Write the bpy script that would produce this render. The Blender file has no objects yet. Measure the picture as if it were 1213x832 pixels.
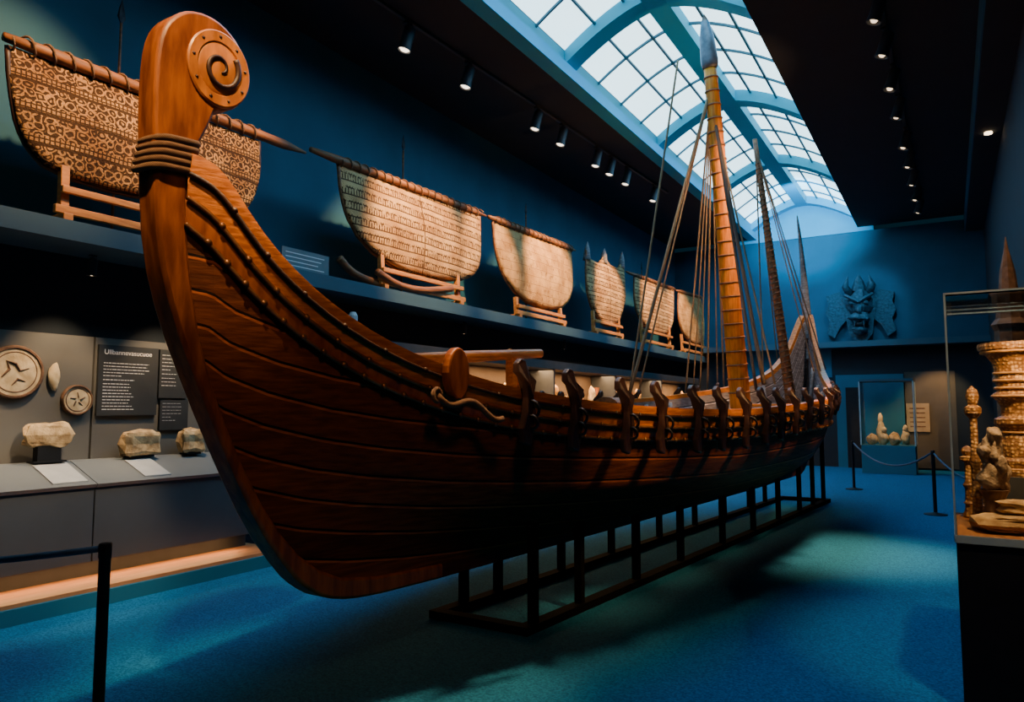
import bpy, math, random
from mathutils import Vector, Matrix
random.seed(7)
sc=bpy.context.scene
COL=sc.collection
# ------------------------------------------------------------- survey helpers
f=850.0;cx=606.5;cy=416.0;H=1.6
ph=math.atan((485-416)/f);th=math.atan((1125-cx)/f*math.cos(ph))
F=Vector((-math.sin(th)*math.cos(ph),math.cos(th)*math.cos(ph),math.sin(ph)))
R=Vector((math.cos(th),math.sin(th),0))
U=R.cross(F)
def ray(u,v): return F+R*((u-cx)/f)-U*((v-cy)/f)
O=Vector((0,0,H))
def PX(u,v,x):
    d=ray(u,v);return O+d*(x/d.x)
def PY(u,v,y):
    d=ray(u,v);return O+d*(y/d.y)
def PZ(u,v,z):
    d=ray(u,v);return O+d*((z-H)/d.z)
SK=.087;SC=-3.396
def PS(u,v,off=0):
    d=ray(u,v);return O+d*((SC+off)/(d.x-SK*d.y))
def W(y,off,z): return Vector((SC+SK*y+off,y,z))
# ------------------------------------------------------------- materials
MC={}
def newmat(name):
    m=bpy.data.materials.new(name);m.use_nodes=True
    nt=m.node_tree;return m,nt,nt.nodes["Principled BSDF"]
def mat(name,c1,c2=None,rough=.6,metal=0,scale=8,stretch=(1,1,1),bump=0.0,emit=None,es=0,detail=5,bscale=None,spec=.5,seam=0):
    if name in MC:return MC[name]
    m,nt,b=newmat(name);N=nt.nodes;L=nt.links
    b.inputs["Roughness"].default_value=rough;b.inputs["Metallic"].default_value=metal
    b.inputs["Specular IOR Level"].default_value=spec
    if c2 is None:c2=tuple(c*.7 for c in c1)
    tc=N.new("ShaderNodeTexCoord");mp=N.new("ShaderNodeMapping");mp.inputs["Scale"].default_value=stretch
    L.new(tc.outputs["Object"],mp.inputs["Vector"])
    no=N.new("ShaderNodeTexNoise");no.inputs["Scale"].default_value=scale;no.inputs["Detail"].default_value=detail
    L.new(mp.outputs[0],no.inputs["Vector"])
    cr=N.new("ShaderNodeValToRGB");cr.color_ramp.elements[0].position=.35;cr.color_ramp.elements[1].position=.65
    cr.color_ramp.elements[0].color=(*c2,1);cr.color_ramp.elements[1].color=(*c1,1)
    L.new(no.outputs["Fac"],cr.inputs[0]);colout=cr.outputs[0];hout=no.outputs["Fac"]
    if seam:
        at=N.new("ShaderNodeAttribute");at.attribute_name="plank"
        def mm(op,a,bb=0.0):
            n=N.new("ShaderNodeMath");n.operation=op
            for i,x in enumerate((a,bb)):
                if isinstance(x,(int,float)):n.inputs[i].default_value=x
                else:L.new(x,n.inputs[i])
            return n.outputs[0]
        q=mm('DIVIDE',at.outputs["Fac"],seam);fr=mm('FRACT',q);fl=mm('FLOOR',q)
        ln=mm('LESS_THAN',fr,.08)
        hl=mm('MULTIPLY',mm('GREATER_THAN',fr,.92),2.2)  # highlight along each plank edge, painted into the base colour
        wn=N.new("ShaderNodeTexWhiteNoise");wn.noise_dimensions='1D';L.new(fl,wn.inputs["W"])
        mx=N.new("ShaderNodeMix");mx.data_type='RGBA';mx.blend_type='MULTIPLY';mx.inputs["Factor"].default_value=1
        v=mm('ADD',mm('MULTIPLY',wn.outputs["Value"],.8),.6)
        v=mm('MULTIPLY',v,mm('SUBTRACT',1.0,mm('MULTIPLY',ln,.95)))
        v=mm('ADD',v,hl)
        cb=N.new("ShaderNodeCombineColor")
        for i in range(3):L.new(v,cb.inputs[i])
        L.new(colout,mx.inputs["A"]);L.new(cb.outputs[0],mx.inputs["B"]);colout=mx.outputs["Result"]
        hout=mm('ADD',mm('MULTIPLY',hout,.3),mm('ADD',mm('MULTIPLY',fr,-1.6),mm('MULTIPLY',ln,-1.0)))
    L.new(colout,b.inputs["Base Color"])
    if bump:
        bp=N.new("ShaderNodeBump");bp.inputs["Strength"].default_value=bump;bp.inputs["Distance"].default_value=.02
        L.new(hout,bp.inputs["Height"]);L.new(bp.outputs[0],b.inputs["Normal"])
    if emit:
        b.inputs["Emission Color"].default_value=(*emit,1);b.inputs["Emission Strength"].default_value=es
    MC[name]=m;return m
def ropemat(name,c1,c2,scale=60):
    m,nt,b=newmat(name);N=nt.nodes;L=nt.links
    tc=N.new("ShaderNodeTexCoord");w=N.new("ShaderNodeTexWave");w.bands_direction='DIAGONAL';w.inputs["Scale"].default_value=scale
    L.new(tc.outputs["Object"],w.inputs["Vector"])
    cr=N.new("ShaderNodeValToRGB");cr.color_ramp.elements[0].color=(*c2,1);cr.color_ramp.elements[1].color=(*c1,1)
    L.new(w.outputs["Fac"],cr.inputs[0]);L.new(cr.outputs[0],b.inputs["Base Color"]);b.inputs["Roughness"].default_value=.9
    bp=N.new("ShaderNodeBump");bp.inputs["Strength"].default_value=.8;bp.inputs["Distance"].default_value=.01
    L.new(w.outputs["Fac"],bp.inputs["Height"]);L.new(bp.outputs[0],b.inputs["Normal"])
    return m
def sailmat(name,c1,c2,dark,kind):
    m,nt,b=newmat(name);N=nt.nodes;L=nt.links
    b.inputs["Roughness"].default_value=.85;b.inputs["Specular IOR Level"].default_value=.2
    tc=N.new("ShaderNodeTexCoord");sp=N.new("ShaderNodeSeparateXYZ");cb=N.new("ShaderNodeCombineXYZ")
    L.new(tc.outputs["Object"],sp.inputs[0]);L.new(sp.outputs["Y"],cb.inputs["X"]);L.new(sp.outputs["Z"],cb.inputs["Y"])
    mp=N.new("ShaderNodeMapping");L.new(cb.outputs[0],mp.inputs["Vector"])
    no=N.new("ShaderNodeTexNoise");no.inputs["Scale"].default_value=2.5;no.inputs["Detail"].default_value=8
    L.new(mp.outputs[0],no.inputs["Vector"])
    base=N.new("ShaderNodeValToRGB");base.color_ramp.elements[0].position=.38;base.color_ramp.elements[1].position=.62
    base.color_ramp.elements[0].color=(*c2,1);base.color_ramp.elements[1].color=(*c1,1);L.new(no.outputs["Fac"],base.inputs[0])
    mx=N.new("ShaderNodeMix");mx.data_type='RGBA';L.new(base.outputs[0],mx.inputs["A"]);mx.inputs["B"].default_value=(*dark,1)
    def ramp(src,p0,p1,inv=False):
        r=N.new("ShaderNodeMapRange");r.inputs["From Min"].default_value=p0;r.inputs["From Max"].default_value=p1
        if inv:r.inputs["To Min"].default_value=1;r.inputs["To Max"].default_value=0
        L.new(src,r.inputs["Value"]);return r.outputs[0]
    def mth(op,a,bb,clamp=True):
        n=N.new("ShaderNodeMath");n.operation=op;n.use_clamp=clamp
        for i,x in enumerate((a,bb)):
            if isinstance(x,(int,float)):n.inputs[i].default_value=x
            else:L.new(x,n.inputs[i])
        return n.outputs[0]
    def brick(rh,bw,ms,off=.5):
        br=N.new("ShaderNodeTexBrick");br.inputs["Scale"].default_value=1;br.inputs["Row Height"].default_value=rh;br.inputs["Brick Width"].default_value=bw
        br.inputs["Mortar Size"].default_value=ms;br.inputs["Mortar Smooth"].default_value=.3;br.offset=off;L.new(mp.outputs[0],br.inputs["Vector"]);return br.outputs["Fac"]
    def distort(sc_,am):
        ds=N.new("ShaderNodeTexNoise");ds.inputs["Scale"].default_value=sc_;L.new(mp.outputs[0],ds.inputs["Vector"])
        ad=N.new("ShaderNodeVectorMath");ad.operation='MULTIPLY_ADD';L.new(ds.outputs["Color"],ad.inputs[0]);ad.inputs[1].default_value=(am,am,0);L.new(mp.outputs[0],ad.inputs[2])
        return ad.outputs[0]
    if kind=='carved':
        dv=distort(12,.08)
        vo=N.new("ShaderNodeTexVoronoi");vo.feature='F1';vo.inputs["Scale"].default_value=12;vo.inputs["Randomness"].default_value=.35;L.new(dv,vo.inputs["Vector"])
        s2=mth('SINE',mth('MULTIPLY',vo.outputs["Distance"],17.0,False),0.0,False)
        a=ramp(s2,-.05,.35,True)
        br=brick(.26,3.,.016,0)
        fr=mth('FRACT',mth('DIVIDE',sp.outputs["Z"],.26,False),0.0,False)
        band=mth('LESS_THAN',fr,.30)
        wv=N.new("ShaderNodeTexVoronoi");wv.feature='DISTANCE_TO_EDGE';wv.inputs["Scale"].default_value=26;wv.inputs["Randomness"].default_value=.15;L.new(mp.outputs[0],wv.inputs["Vector"])
        pl=ramp(wv.outputs["Distance"],.10,.2,True)
        fac=mth('ADD',mth('MULTIPLY',a,mth('SUBTRACT',1.0,band)),mth('MULTIPLY',pl,band))
        fac=mth('MULTIPLY',mth('MAXIMUM',fac,br),.92)
    elif kind=='rows':
        a=brick(.09,.045,.011,.5)
        ds=N.new("ShaderNodeTexNoise");ds.inputs["Scale"].default_value=16;L.new(mp.outputs[0],ds.inputs["Vector"])
        a=mth('MULTIPLY',a,ramp(ds.outputs["Fac"],.38,.50))
        fr=mth('FRACT',mth('DIVIDE',sp.outputs["Z"],.18,False),0.0,False)
        a=mth('MULTIPLY',a,mth('LESS_THAN',fr,.62))
        b2=brick(.18,3.,.011,0)
        fac=mth('MAXIMUM',mth('MULTIPLY',a,.92),mth('MULTIPLY',b2,.9))
    else:
        b2=brick(.15,.5,.006,.5)
        vo=N.new("ShaderNodeTexVoronoi");vo.inputs["Scale"].default_value=5;L.new(distort(12,.1),vo.inputs["Vector"])
        a=ramp(vo.outputs["Distance"],.05,.12,True)
        ds=N.new("ShaderNodeTexNoise");ds.inputs["Scale"].default_value=7;ds.inputs["Detail"].default_value=9;L.new(mp.outputs[0],ds.inputs["Vector"])
        st_=ramp(ds.outputs["Fac"],.55,.72)
        fac=mth('MAXIMUM',mth('MAXIMUM',mth('MULTIPLY',b2,.5),mth('MULTIPLY',a,.75)),mth('MULTIPLY',st_,.7))
    L.new(fac,mx.inputs["Factor"]);L.new(mx.outputs["Result"],b.inputs["Base Color"])
    fn=N.new("ShaderNodeTexNoise");fn.inputs["Scale"].default_value=60;L.new(mp.outputs[0],fn.inputs["Vector"])
    hh=N.new("ShaderNodeMath");hh.operation='SUBTRACT';L.new(fn.outputs["Fac"],hh.inputs[0]);L.new(fac,hh.inputs[1])
    bp=N.new("ShaderNodeBump");bp.inputs["Strength"].default_value=.7;bp.inputs["Distance"].default_value=.02;L.new(hh.outputs[0],bp.inputs["Height"]);L.new(bp.outputs[0],b.inputs["Normal"])
    return m
def ornatemat(name,c1,c2,sc_=30,bs=.35):
    m,nt,b=newmat(name);N=nt.nodes;L=nt.links
    b.inputs["Roughness"].default_value=.5
    tc=N.new("ShaderNodeTexCoord");vo=N.new("ShaderNodeTexVoronoi");vo.inputs["Scale"].default_value=sc_;vo.inputs["Randomness"].default_value=.5
    L.new(tc.outputs["Object"],vo.inputs["Vector"])
    no=N.new("ShaderNodeTexNoise");no.inputs["Scale"].default_value=9;L.new(tc.outputs["Object"],no.inputs["Vector"])
    ad=N.new("ShaderNodeMath");ad.operation='ADD';L.new(vo.outputs["Distance"],ad.inputs[0]);L.new(no.outputs["Fac"],ad.inputs[1])
    cr=N.new("ShaderNodeValToRGB");cr.color_ramp.elements[0].position=.6;cr.color_ramp.elements[1].position=1.1 if False else 1.0
    cr.color_ramp.elements[0].color=(*c1,1);cr.color_ramp.elements[1].color=(*c2,1)
    L.new(ad.outputs[0],cr.inputs[0]);L.new(cr.outputs[0],b.inputs["Base Color"])
    bp=N.new("ShaderNodeBump");bp.inputs["Strength"].default_value=bs;bp.inputs["Distance"].default_value=.01;bp.invert=True;L.new(ad.outputs[0],bp.inputs["Height"]);L.new(bp.outputs[0],b.inputs["Normal"])
    return m
def glassmat():
    m=bpy.data.materials.new("clear_glass");m.use_nodes=True;nt=m.node_tree;nt.nodes.clear();N=nt.nodes;L=nt.links
    o=N.new("ShaderNodeOutputMaterial");mx=N.new("ShaderNodeMixShader");t=N.new("ShaderNodeBsdfTransparent");g=N.new("ShaderNodeBsdfGlossy")
    g.inputs["Roughness"].default_value=.03;t.inputs["Color"].default_value=(.95,.98,.99,1)
    lw=N.new("ShaderNodeLayerWeight");lw.inputs["Blend"].default_value=.2
    L.new(lw.outputs["Fresnel"],mx.inputs["Fac"]);L.new(t.outputs[0],mx.inputs[1]);L.new(g.outputs[0],mx.inputs[2]);L.new(mx.outputs[0],o.inputs["Surface"])
    return m
M_hull=mat("dark_oiled_oak",(.135,.040,.012),(.068,.019,.007),rough=.6,scale=5,stretch=(3,.6,9),bump=1.0,seam=.165,spec=.12)
M_keel=mat("dark_keel_oak",(.08,.025,.011),(.04,.012,.006),rough=.55,scale=5,stretch=(3,.6,9),bump=.2,spec=.2)
M_gun=mat("oiled_orange_pine",(.64,.22,.028),(.36,.105,.014),rough=.42,scale=6,stretch=(3,.7,8),bump=.25,spec=.35)
M_stem=mat("carved_oak",(.36,.110,.018),(.16,.042,.009),rough=.40,scale=5,stretch=(4,4,.8),bump=.25,spec=.35)
M_head=mat("polished_carved_oak",(.60,.22,.035),(.34,.11,.018),rough=.38,scale=5,stretch=(4,3,1),bump=.15)
M_mast=mat("honey_pine",(.78,.235,.018),(.50,.13,.010),rough=.5,scale=5,stretch=(6,6,.5),bump=.2,spec=.2)
M_spar=mat("brown_spar_wood",(.30,.11,.03),(.13,.045,.014),rough=.6,scale=6,stretch=(4,.6,4),bump=.2)
M_easel=mat("amber_pine",(.60,.25,.05),(.38,.14,.03),rough=.55,scale=5,stretch=(2,1,6),bump=.15)
M_darkw=mat("blackened_wood",(.05,.018,.010),(.018,.007,.005),rough=.5,scale=9,bump=.3)
M_grey=mat("weathered_grey_wood",(.34,.31,.30),(.17,.15,.145),rough=.75,scale=6,stretch=(2,1,5),bump=.3)
M_inner=mat("inner_grey_planking",(.30,.27,.28),(.16,.14,.15),rough=.8,scale=6,stretch=(2,1,5),bump=.8,seam=.16,spec=.15)
M_rope=ropemat("hemp_rope",(.56,.36,.19),(.24,.14,.065))
M_lash=ropemat("brown_lashing_rope",(.34,.19,.10),(.13,.07,.035))
M_droep=ropemat("dark_rope",(.13,.085,.055),(.04,.028,.02))
M_stud=mat("bronze_stud",(.30,.15,.07),(.12,.06,.03),rough=.4,metal=.6)
M_iron=mat("dark_iron",(.05,.05,.055),(.02,.02,.025),rough=.45,metal=.8)
M_silver=mat("grey_steel",(.45,.47,.5),(.3,.32,.35),rough=.35,metal=.8)
M_tip=mat("dark_grey_steel",(.16,.17,.18),(.08,.085,.09),rough=.5,metal=.4)
M_black=mat("black_paint",(.010,.011,.013),(.007,.008,.009),rough=.55,spec=.25)
M_frame=mat("matt_black_steel",(.004,.0045,.005),(.003,.0035,.004),rough=.9,spec=.05)
M_navyr=mat("navy_barrier_rope",(.06,.11,.18),(.04,.08,.13),rough=.7)
M_black2=mat("charcoal_paint",(.03,.034,.04),(.022,.026,.03),rough=.6)
M_gpanel=mat("warm_grey_panel",(.12,.115,.10),(.10,.095,.083),rough=.8,scale=2)
M_counter=mat("slate_grey_laminate",(.065,.07,.075),(.054,.058,.063),rough=.5,scale=2)
M_slope=mat("pale_grey_laminate",(.15,.165,.17),(.13,.145,.15),rough=.5,scale=2)
M_wallblue=mat("teal_blue_wall",(.007,.092,.16),(.005,.077,.135),rough=.75,scale=1.5)
M_walldark=mat("navy_wall",(.006,.013,.020),(.005,.010,.016),rough=.8,scale=2)
M_backblue=mat("deep_teal_wall",(.005,.082,.14),(.004,.068,.115),rough=.75,scale=1.5)
M_shelf=mat("teal_grey_shelf",(.04,.09,.125),(.034,.078,.11),rough=.55,scale=2)
M_ceil=mat("black_ceiling",(.010,.016,.023),(.008,.013,.019),rough=.85,scale=2)
M_shaft=mat("turquoise_shaft_paint",(.003,.33,.50),(.002,.29,.44),rough=.7,scale=1)
M_rib=mat("teal_steel_rib",(.008,.11,.18),(.006,.09,.15),rough=.5,scale=2)
M_pane=mat("frosted_sky_glass",(.7,.9,.95),(.6,.85,.92),rough=.4,scale=1,emit=(.60,.89,1.0),es=3.0)
M_carpet=mat("blue_carpet",(.014,.165,.345),(.006,.088,.20),rough=.95,scale=70,bump=.7,detail=3,spec=.1)
M_lit=mat("oak_floor_strip",(.42,.20,.08),(.30,.13,.05),rough=.5,scale=4,stretch=(8,.5,1))
M_lens=mat("glowing_lens",(1,.8,.55),(1,.8,.55),emit=(1,.72,.42),es=6)
M_lensd=mat("dim_lens",(.5,.4,.3),(.4,.3,.2),emit=(1,.80,.6),es=4.5)
M_lensf=mat("faint_lens",(.3,.25,.2),(.2,.17,.14),emit=(1,.72,.45),es=2.6)
M_fix=mat("spotlight_black_metal",(.035,.038,.042),(.025,.028,.031),rough=.4)
M_stone=mat("limestone",(.66,.47,.24),(.34,.21,.09),rough=.9,scale=12,bump=1)
M_gold=mat("gilded_clay",(.62,.34,.10),(.28,.13,.035),rough=.5,scale=14,bump=.7)
M_orn=ornatemat("ornate_gilded_relief",(.70,.42,.15),(.22,.10,.03),46,.7)
M_orn2=ornatemat("ornate_bronze_relief",(.60,.35,.13),(.18,.08,.025),46,.7)
M_bone=mat("old_bone",(.66,.52,.30),(.46,.33,.17),rough=.8,scale=12,bump=.5)
M_brn=mat("brown_clay",(.20,.10,.05),(.09,.045,.022),rough=.8,scale=12,bump=.7)
M_rust=mat("rusty_red_clay",(.34,.11,.04),(.16,.05,.02),rough=.8,scale=12,bump=.7)
M_paper=mat("pale_card",(.45,.46,.45),(.40,.41,.40),rough=.7)
M_white=mat("white_print",(.75,.75,.72),(.7,.7,.68),rough=.8)
M_drag=mat("verdigris_bronze",(.04,.09,.125),(.015,.045,.065),rough=.6,metal=.3,scale=14,bump=1)
M_teal=mat("bright_teal_paint",(.005,.12,.20),(.004,.10,.17),rough=.7,scale=1)
M_tanpanel=mat("tan_back_panel",(.40,.30,.18),(.30,.22,.13),rough=.8,scale=3)
M_vit=mat("vitrine_back_panel",(.11,.07,.04),(.08,.05,.03),rough=.8,scale=2)
M_glass=glassmat()
S_carved=sailmat("carved_swirl_leather",(.50,.27,.10),(.28,.13,.045),(.020,.009,.005),'carved')
S_rows=sailmat("marked_row_leather",(.68,.41,.17),(.42,.22,.08),(.06,.024,.010),'rows')
S_plain=sailmat("worn_hide",(.66,.38,.14),(.40,.21,.07),(.15,.065,.022),'plain')
# ------------------------------------------------------------- mesh helpers
BASE={}
def add(name,verts,faces,m,parent=None,smooth=False,origin=None,bevel=0,attr=None):
    vs=[Vector(v) for v in verts]
    if origin is None:
        lo=Vector([min(v[i] for v in vs) for i in range(3)]);hi=Vector([max(v[i] for v in vs) for i in range(3)])
        origin=(lo+hi)/2
    me=bpy.data.meshes.new(name);me.from_pydata([v-origin for v in vs],[],faces);me.update()
    me.materials.append(m)
    if attr:
        a=me.attributes.new("plank",'FLOAT','POINT')
        for i,x in enumerate(attr):a.data[i].value=x
    if smooth:
        for p in me.polygons:p.use_smooth=True
    ob=bpy.data.objects.new(name,me);COL.objects.link(ob);ob.location=origin
    if bevel:
        b=ob.modifiers.new("bevel",'BEVEL');b.width=bevel;b.segments=2;b.limit_method='ANGLE'
    if parent:
        ob.parent=parent;ob.matrix_parent_inverse=Matrix.Translation(BASE[parent.name]).inverted()
    BASE[ob.name]=Vector(origin)
    return ob
def info(o,label,cat,group=None):
    o["label"]=label;o["category"]=cat
    if group:o["group"]=group
    return o
def thing(name,label,cat,base,group=None):
    e=bpy.data.objects.new(name,None);COL.objects.link(e);e.location=base;e.empty_display_size=.1
    BASE[e.name]=Vector(base);return info(e,label,cat,group)
def struct(o): o["kind"]="structure";return o
def boxvf(lo,hi):
    x0,y0,z0=lo;x1,y1,z1=hi
    return [(x0,y0,z0),(x1,y0,z0),(x1,y1,z0),(x0,y1,z0),(x0,y0,z1),(x1,y0,z1),(x1,y1,z1),(x0,y1,z1)],[(0,3,2,1),(4,5,6,7),(0,1,5,4),(1,2,6,5),(2,3,7,6),(3,0,4,7)]
def box(name,lo,hi,m,parent=None,bevel=0):
    v,fc=boxvf([min(a,b) for a,b in zip(lo,hi)],[max(a,b) for a,b in zip(lo,hi)])
    return add(name,v,fc,m,parent,bevel=bevel)
class MB:
    def __init__(s): s.v=[];s.f=[];s.a=[]
    def addvf(s,v,fc):
        n=len(s.v);s.v+=[Vector(p) for p in v];s.f+=[tuple(i+n for i in q) for q in fc]
    def box(s,lo,hi): s.addvf(*boxvf([min(a,b) for a,b in zip(lo,hi)],[max(a,b) for a,b in zip(lo,hi)]))
    def bar(s,a,b,w,h=None):
        a=Vector(a);b=Vector(b);h=h or w;d=(b-a).normalized()
        up=Vector((0,0,1)) if abs(d.z)<.95 else Vector((1,0,0))
        r=d.cross(up).normalized();u=r.cross(d)
        vs=[]
        for p in (a,b):
            for sx,sy in ((-1,-1),(1,-1),(1,1),(-1,1)): vs.append(p+r*sx*w/2+u*sy*h/2)
        s.addvf(vs,[(0,1,2,3),(7,6,5,4),(0,4,5,1),(1,5,6,2),(2,6,7,3),(3,7,4,0)])
    def tube(s,pts,r,seg=8,caps=True):
        pts=[Vector(p) for p in pts];n=len(pts);vs=[];fc=[]
        rr=r if isinstance(r,(list,tuple)) else [r]*n
        prev=None
        for i,p in enumerate(pts):
            d=(pts[min(i+1,n-1)]-pts[max(i-1,0)])
            if d.length<1e-9:d=Vector((0,0,1))
            d.normalize()
            if prev is None:
                up=Vector((0,0,1)) if abs(d.z)<.9 else Vector((1,0,0))
                a=d.cross(up).normalized()
            else:
                a=(prev-d*prev.dot(d));a.normalize()
            prev=a;b=d.cross(a)
            for k in range(seg):
                t=2*math.pi*k/seg;vs.append(p+(a*math.cos(t)+b*math.sin(t))*rr[i])
        for i in range(n-1):
            for k in range(seg):
                k2=(k+1)%seg;fc.append((i*seg+k,i*seg+k2,(i+1)*seg+k2,(i+1)*seg+k))
        if caps:
            fc.append(tuple(range(seg-1,-1,-1)));fc.append(tuple((n-1)*seg+k for k in range(seg)))
        s.addvf(vs,fc)
    def coil(s,A,B,Rf,r,turns,per=12,seg=6):
        A=Vector(A);B=Vector(B);d=(B-A).normalized();up=Vector((0,0,1)) if abs(d.z)<.9 else Vector((1,0,0))
        a=d.cross(up).normalized();b=d.cross(a);n=int(turns*per);pts=[]
        for i in range(n+1):
            t=i/n;q=2*math.pi*turns*t;pts.append(A.lerp(B,t)+(a*math.cos(q)+b*math.sin(q))*Rf(t))
        s.tube(pts,r,seg)
    def torus(s,c,ax,R_,r,seg=16,ss=6):
        c=Vector(c);ax=Vector(ax).normalized();up=Vector((0,0,1)) if abs(ax.z)<.9 else Vector((1,0,0))
        a=ax.cross(up).normalized();b=ax.cross(a);vs=[];fc=[]
        for i in range(seg):
            t=2*math.pi*i/seg;d=a*math.cos(t)+b*math.sin(t)
            for k in range(ss):
                q=2*math.pi*k/ss;vs.append(c+d*(R_+r*math.cos(q))+ax*r*math.sin(q))
        for i in range(seg):
            for k in range(ss):
                fc.append((i*ss+k,((i+1)%seg)*ss+k,((i+1)%seg)*ss+(k+1)%ss,i*ss+(k+1)%ss))
        s.addvf(vs,fc)
    def lathe(s,c,prof,seg=24,ax=(0,0,1),sx=1,sy=1):
        c=Vector(c);ax=Vector(ax).normalized();up=Vector((0,0,1)) if abs(ax.z)<.9 else Vector((0,1,0))
        a=ax.cross(up).normalized();b=ax.cross(a);vs=[];fc=[];n=len(prof)
        for r,h in prof:
            for k in range(seg):
                t=2*math.pi*k/seg;vs.append(c+ax*h+(a*math.cos(t)*sx+b*math.sin(t)*sy)*max(r,1e-4))
        for i in range(n-1):
            for k in range(seg):
                k2=(k+1)%seg;fc.append((i*seg+k,i*seg+k2,(i+1)*seg+k2,(i+1)*seg+k))
        fc.append(tuple(range(seg-1,-1,-1)));fc.append(tuple((n-1)*seg+k for k in range(seg)))
        s.addvf(vs,fc)
    def dome(s,c,r,ax=(1,0,0),seg=6): 
        s.lathe(c,[(r,0),(r*.8,r*.45),(r*.3,r*.75)],seg,ax)
    def blob(s,c,rx,ry,rz,seed=0,amp=.12,seg=16,ring=10,flat=False):
        rnd=random.Random(seed);ph1=[rnd.uniform(0,6.28) for _ in range(6)];vs=[];fc=[]
        for i in range(ring+1):
            a=math.pi*i/ring
            for k in range(seg):
                t=2*math.pi*k/seg
                x,y,z=math.sin(a)*math.cos(t),math.sin(a)*math.sin(t),math.cos(a)
                e=.45 if flat else 1
                x=math.copysign(abs(x)**e,x);y=math.copysign(abs(y)**e,y);z=math.copysign(abs(z)**e,z)
                g=1+amp*(math.sin(3*x+ph1[0])*math.sin(4*y+ph1[1])+math.sin(5*z+ph1[2]+2*x)*.6+.4*math.sin(9*x+7*y+ph1[3]))+(rnd.uniform(-.04,.04) if flat else 0)
                vs.append(Vector(c)+Vector((x*rx,y*ry,z*rz))*g)
        for i in range(ring):
            for k in range(seg):
                k2=(k+1)%seg;fc.append((i*seg+k,(i+1)*seg+k,(i+1)*seg+k2,i*seg+k2))
        s.addvf(vs,fc)
    def prism(s,pts,fn,h0,h1):
        n=len(pts);vs=[fn(p,h0) for p in pts]+[fn(p,h1) for p in pts]
        fc=[tuple(range(n-1,-1,-1)),tuple(range(n,2*n))]+[(i,(i+1)%n,(i+1)%n+n,i+n) for i in range(n)]
        s.addvf(vs,fc)
    def make(s,name,m,parent=None,smooth=False,bevel=0): return add(name,s.v,s.f,m,parent,smooth,bevel=bevel,attr=s.a or None)
def autosm(o,ang=35):
    for p in o.data.polygons:p.use_smooth=True
    try:o.data.set_sharp_from_angle(angle=math.radians(ang))
    except Exception:pass
    return o
def interp(tab,x):
    if x<=tab[0][0]:return tab[0][1]
    for (a,b),(c,d) in zip(tab,tab[1:]):
        if x<=c:
            return b+(d-b)*(x-a)/(c-a)
    return tab[-1][1]
def dup(root,loc,rotz=0,label=None):
    n=root.copy();COL.objects.link(n);n.location=loc;n.rotation_euler=(root.rotation_euler[0],root.rotation_euler[1],rotz)
    for c in root.children:
        k=c.copy();k.parent=n;k.matrix_parent_inverse=c.matrix_parent_inverse.copy();COL.objects.link(k)
        for g in c.children:
            q=g.copy();q.parent=k;q.matrix_parent_inverse=g.matrix_parent_inverse.copy();COL.objects.link(q)
    if label:n["label"]=label
    return n
def resample(pts,n):
    pts=[Vector(p) for p in pts];ds=[0]
    for a,b in zip(pts,pts[1:]):ds.append(ds[-1]+(b-a).length)
    out=[]
    for i in range(n+1):
        t=ds[-1]*i/n
        for k in range(len(pts)-1):
            if t<=ds[k+1]+1e-9:
                u=(t-ds[k])/max(1e-9,ds[k+1]-ds[k]);out.append(pts[k].lerp(pts[k+1],u));break
    return out
def smoothpoly(pts,it=2):
    pts=[Vector(p) for p in pts]
    for _ in range(it):
        o=[pts[0]]
        for a,b in zip(pts,pts[1:]):
            o.append(a.lerp(b,.25));o.append(a.lerp(b,.75))
        o.append(pts[-1]);pts=o
    return pts
# ============================================================= ROOM
ZC=6.7;YB=22.0;XL=-7.3;XR=.95
HX0,HX1=-4.85,-2.0;HY0=1.5
struct(box("floor",(XL-.1,-3,-.1),(XR+.1,YB+.1,0),M_carpet))
struct(box("wall_left",(XL-.15,-3,0),(XL,YB,ZC),M_wallblue))
struct(box("wall_left_lower",(XL,-3,0),(-6.95,YB,3.03),M_walldark))
struct(box("wall_right",(XR,-3,0),(XR+.15,YB,ZC),M_walldark))
struct(box("wall_near",(XL,-3.15,0),(XR,-3,ZC),M_walldark))
b=MB();b.box((XL,YB,0),(XR,YB+.15,3.3));struct(b.make("wall_far_lower",M_walldark))
struct(box("wall_far",(XL,YB,3.3),(XR,YB+.15,ZC-.12),M_backblue))
b=MB();b.box((XL,-3,ZC),(HX0,YB,ZC+.15));b.box((HX1,-3,ZC),(XR,YB,ZC+.15));b.box((HX0,-3,ZC),(HX1,HY0,ZC+.15))
struct(b.make("ceiling",M_ceil))
struct(box("trim_1",(.55,-3,6.25),(XR,YB,6.7),M_ceil))
struct(box("trim_2",(.53,-3,6.25),(.549,YB,6.7),M_teal))  # thin teal sheet: colours in the light falling on the ceiling drop's side
b=MB();b.box((HX0-.1,HY0,ZC+.15),(HX0,YB,7.12));b.box((HX1,HY0,ZC+.15),(HX1+.1,YB,7.12))
b.box((HX0-.1,HY0-.1,ZC+.15),(HX1+.1,HY0,9))
struct(b.make("trim_3",M_shaft))
struct(box("wall_skylight_end",(HX0-.4,YB-.02,ZC-.12),(HX1+.4,YB+.15,9.2),M_shaft))
struct(box("trim_4",(HX0-.14,HY0,ZC-.03),(HX0+.10,YB,ZC+.16),M_shaft))
ZS,ZV=7.12,7.75
def vault(t,y,k=1.0):
    xc=(HX0+HX1)/2;hw=(HX1-HX0)/2
    xx=-math.cos(math.pi*t)
    return Vector((xc+hw*xx*k,y,ZS+(ZV-ZS)*(1-abs(xx)**1.6)*k))
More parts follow.
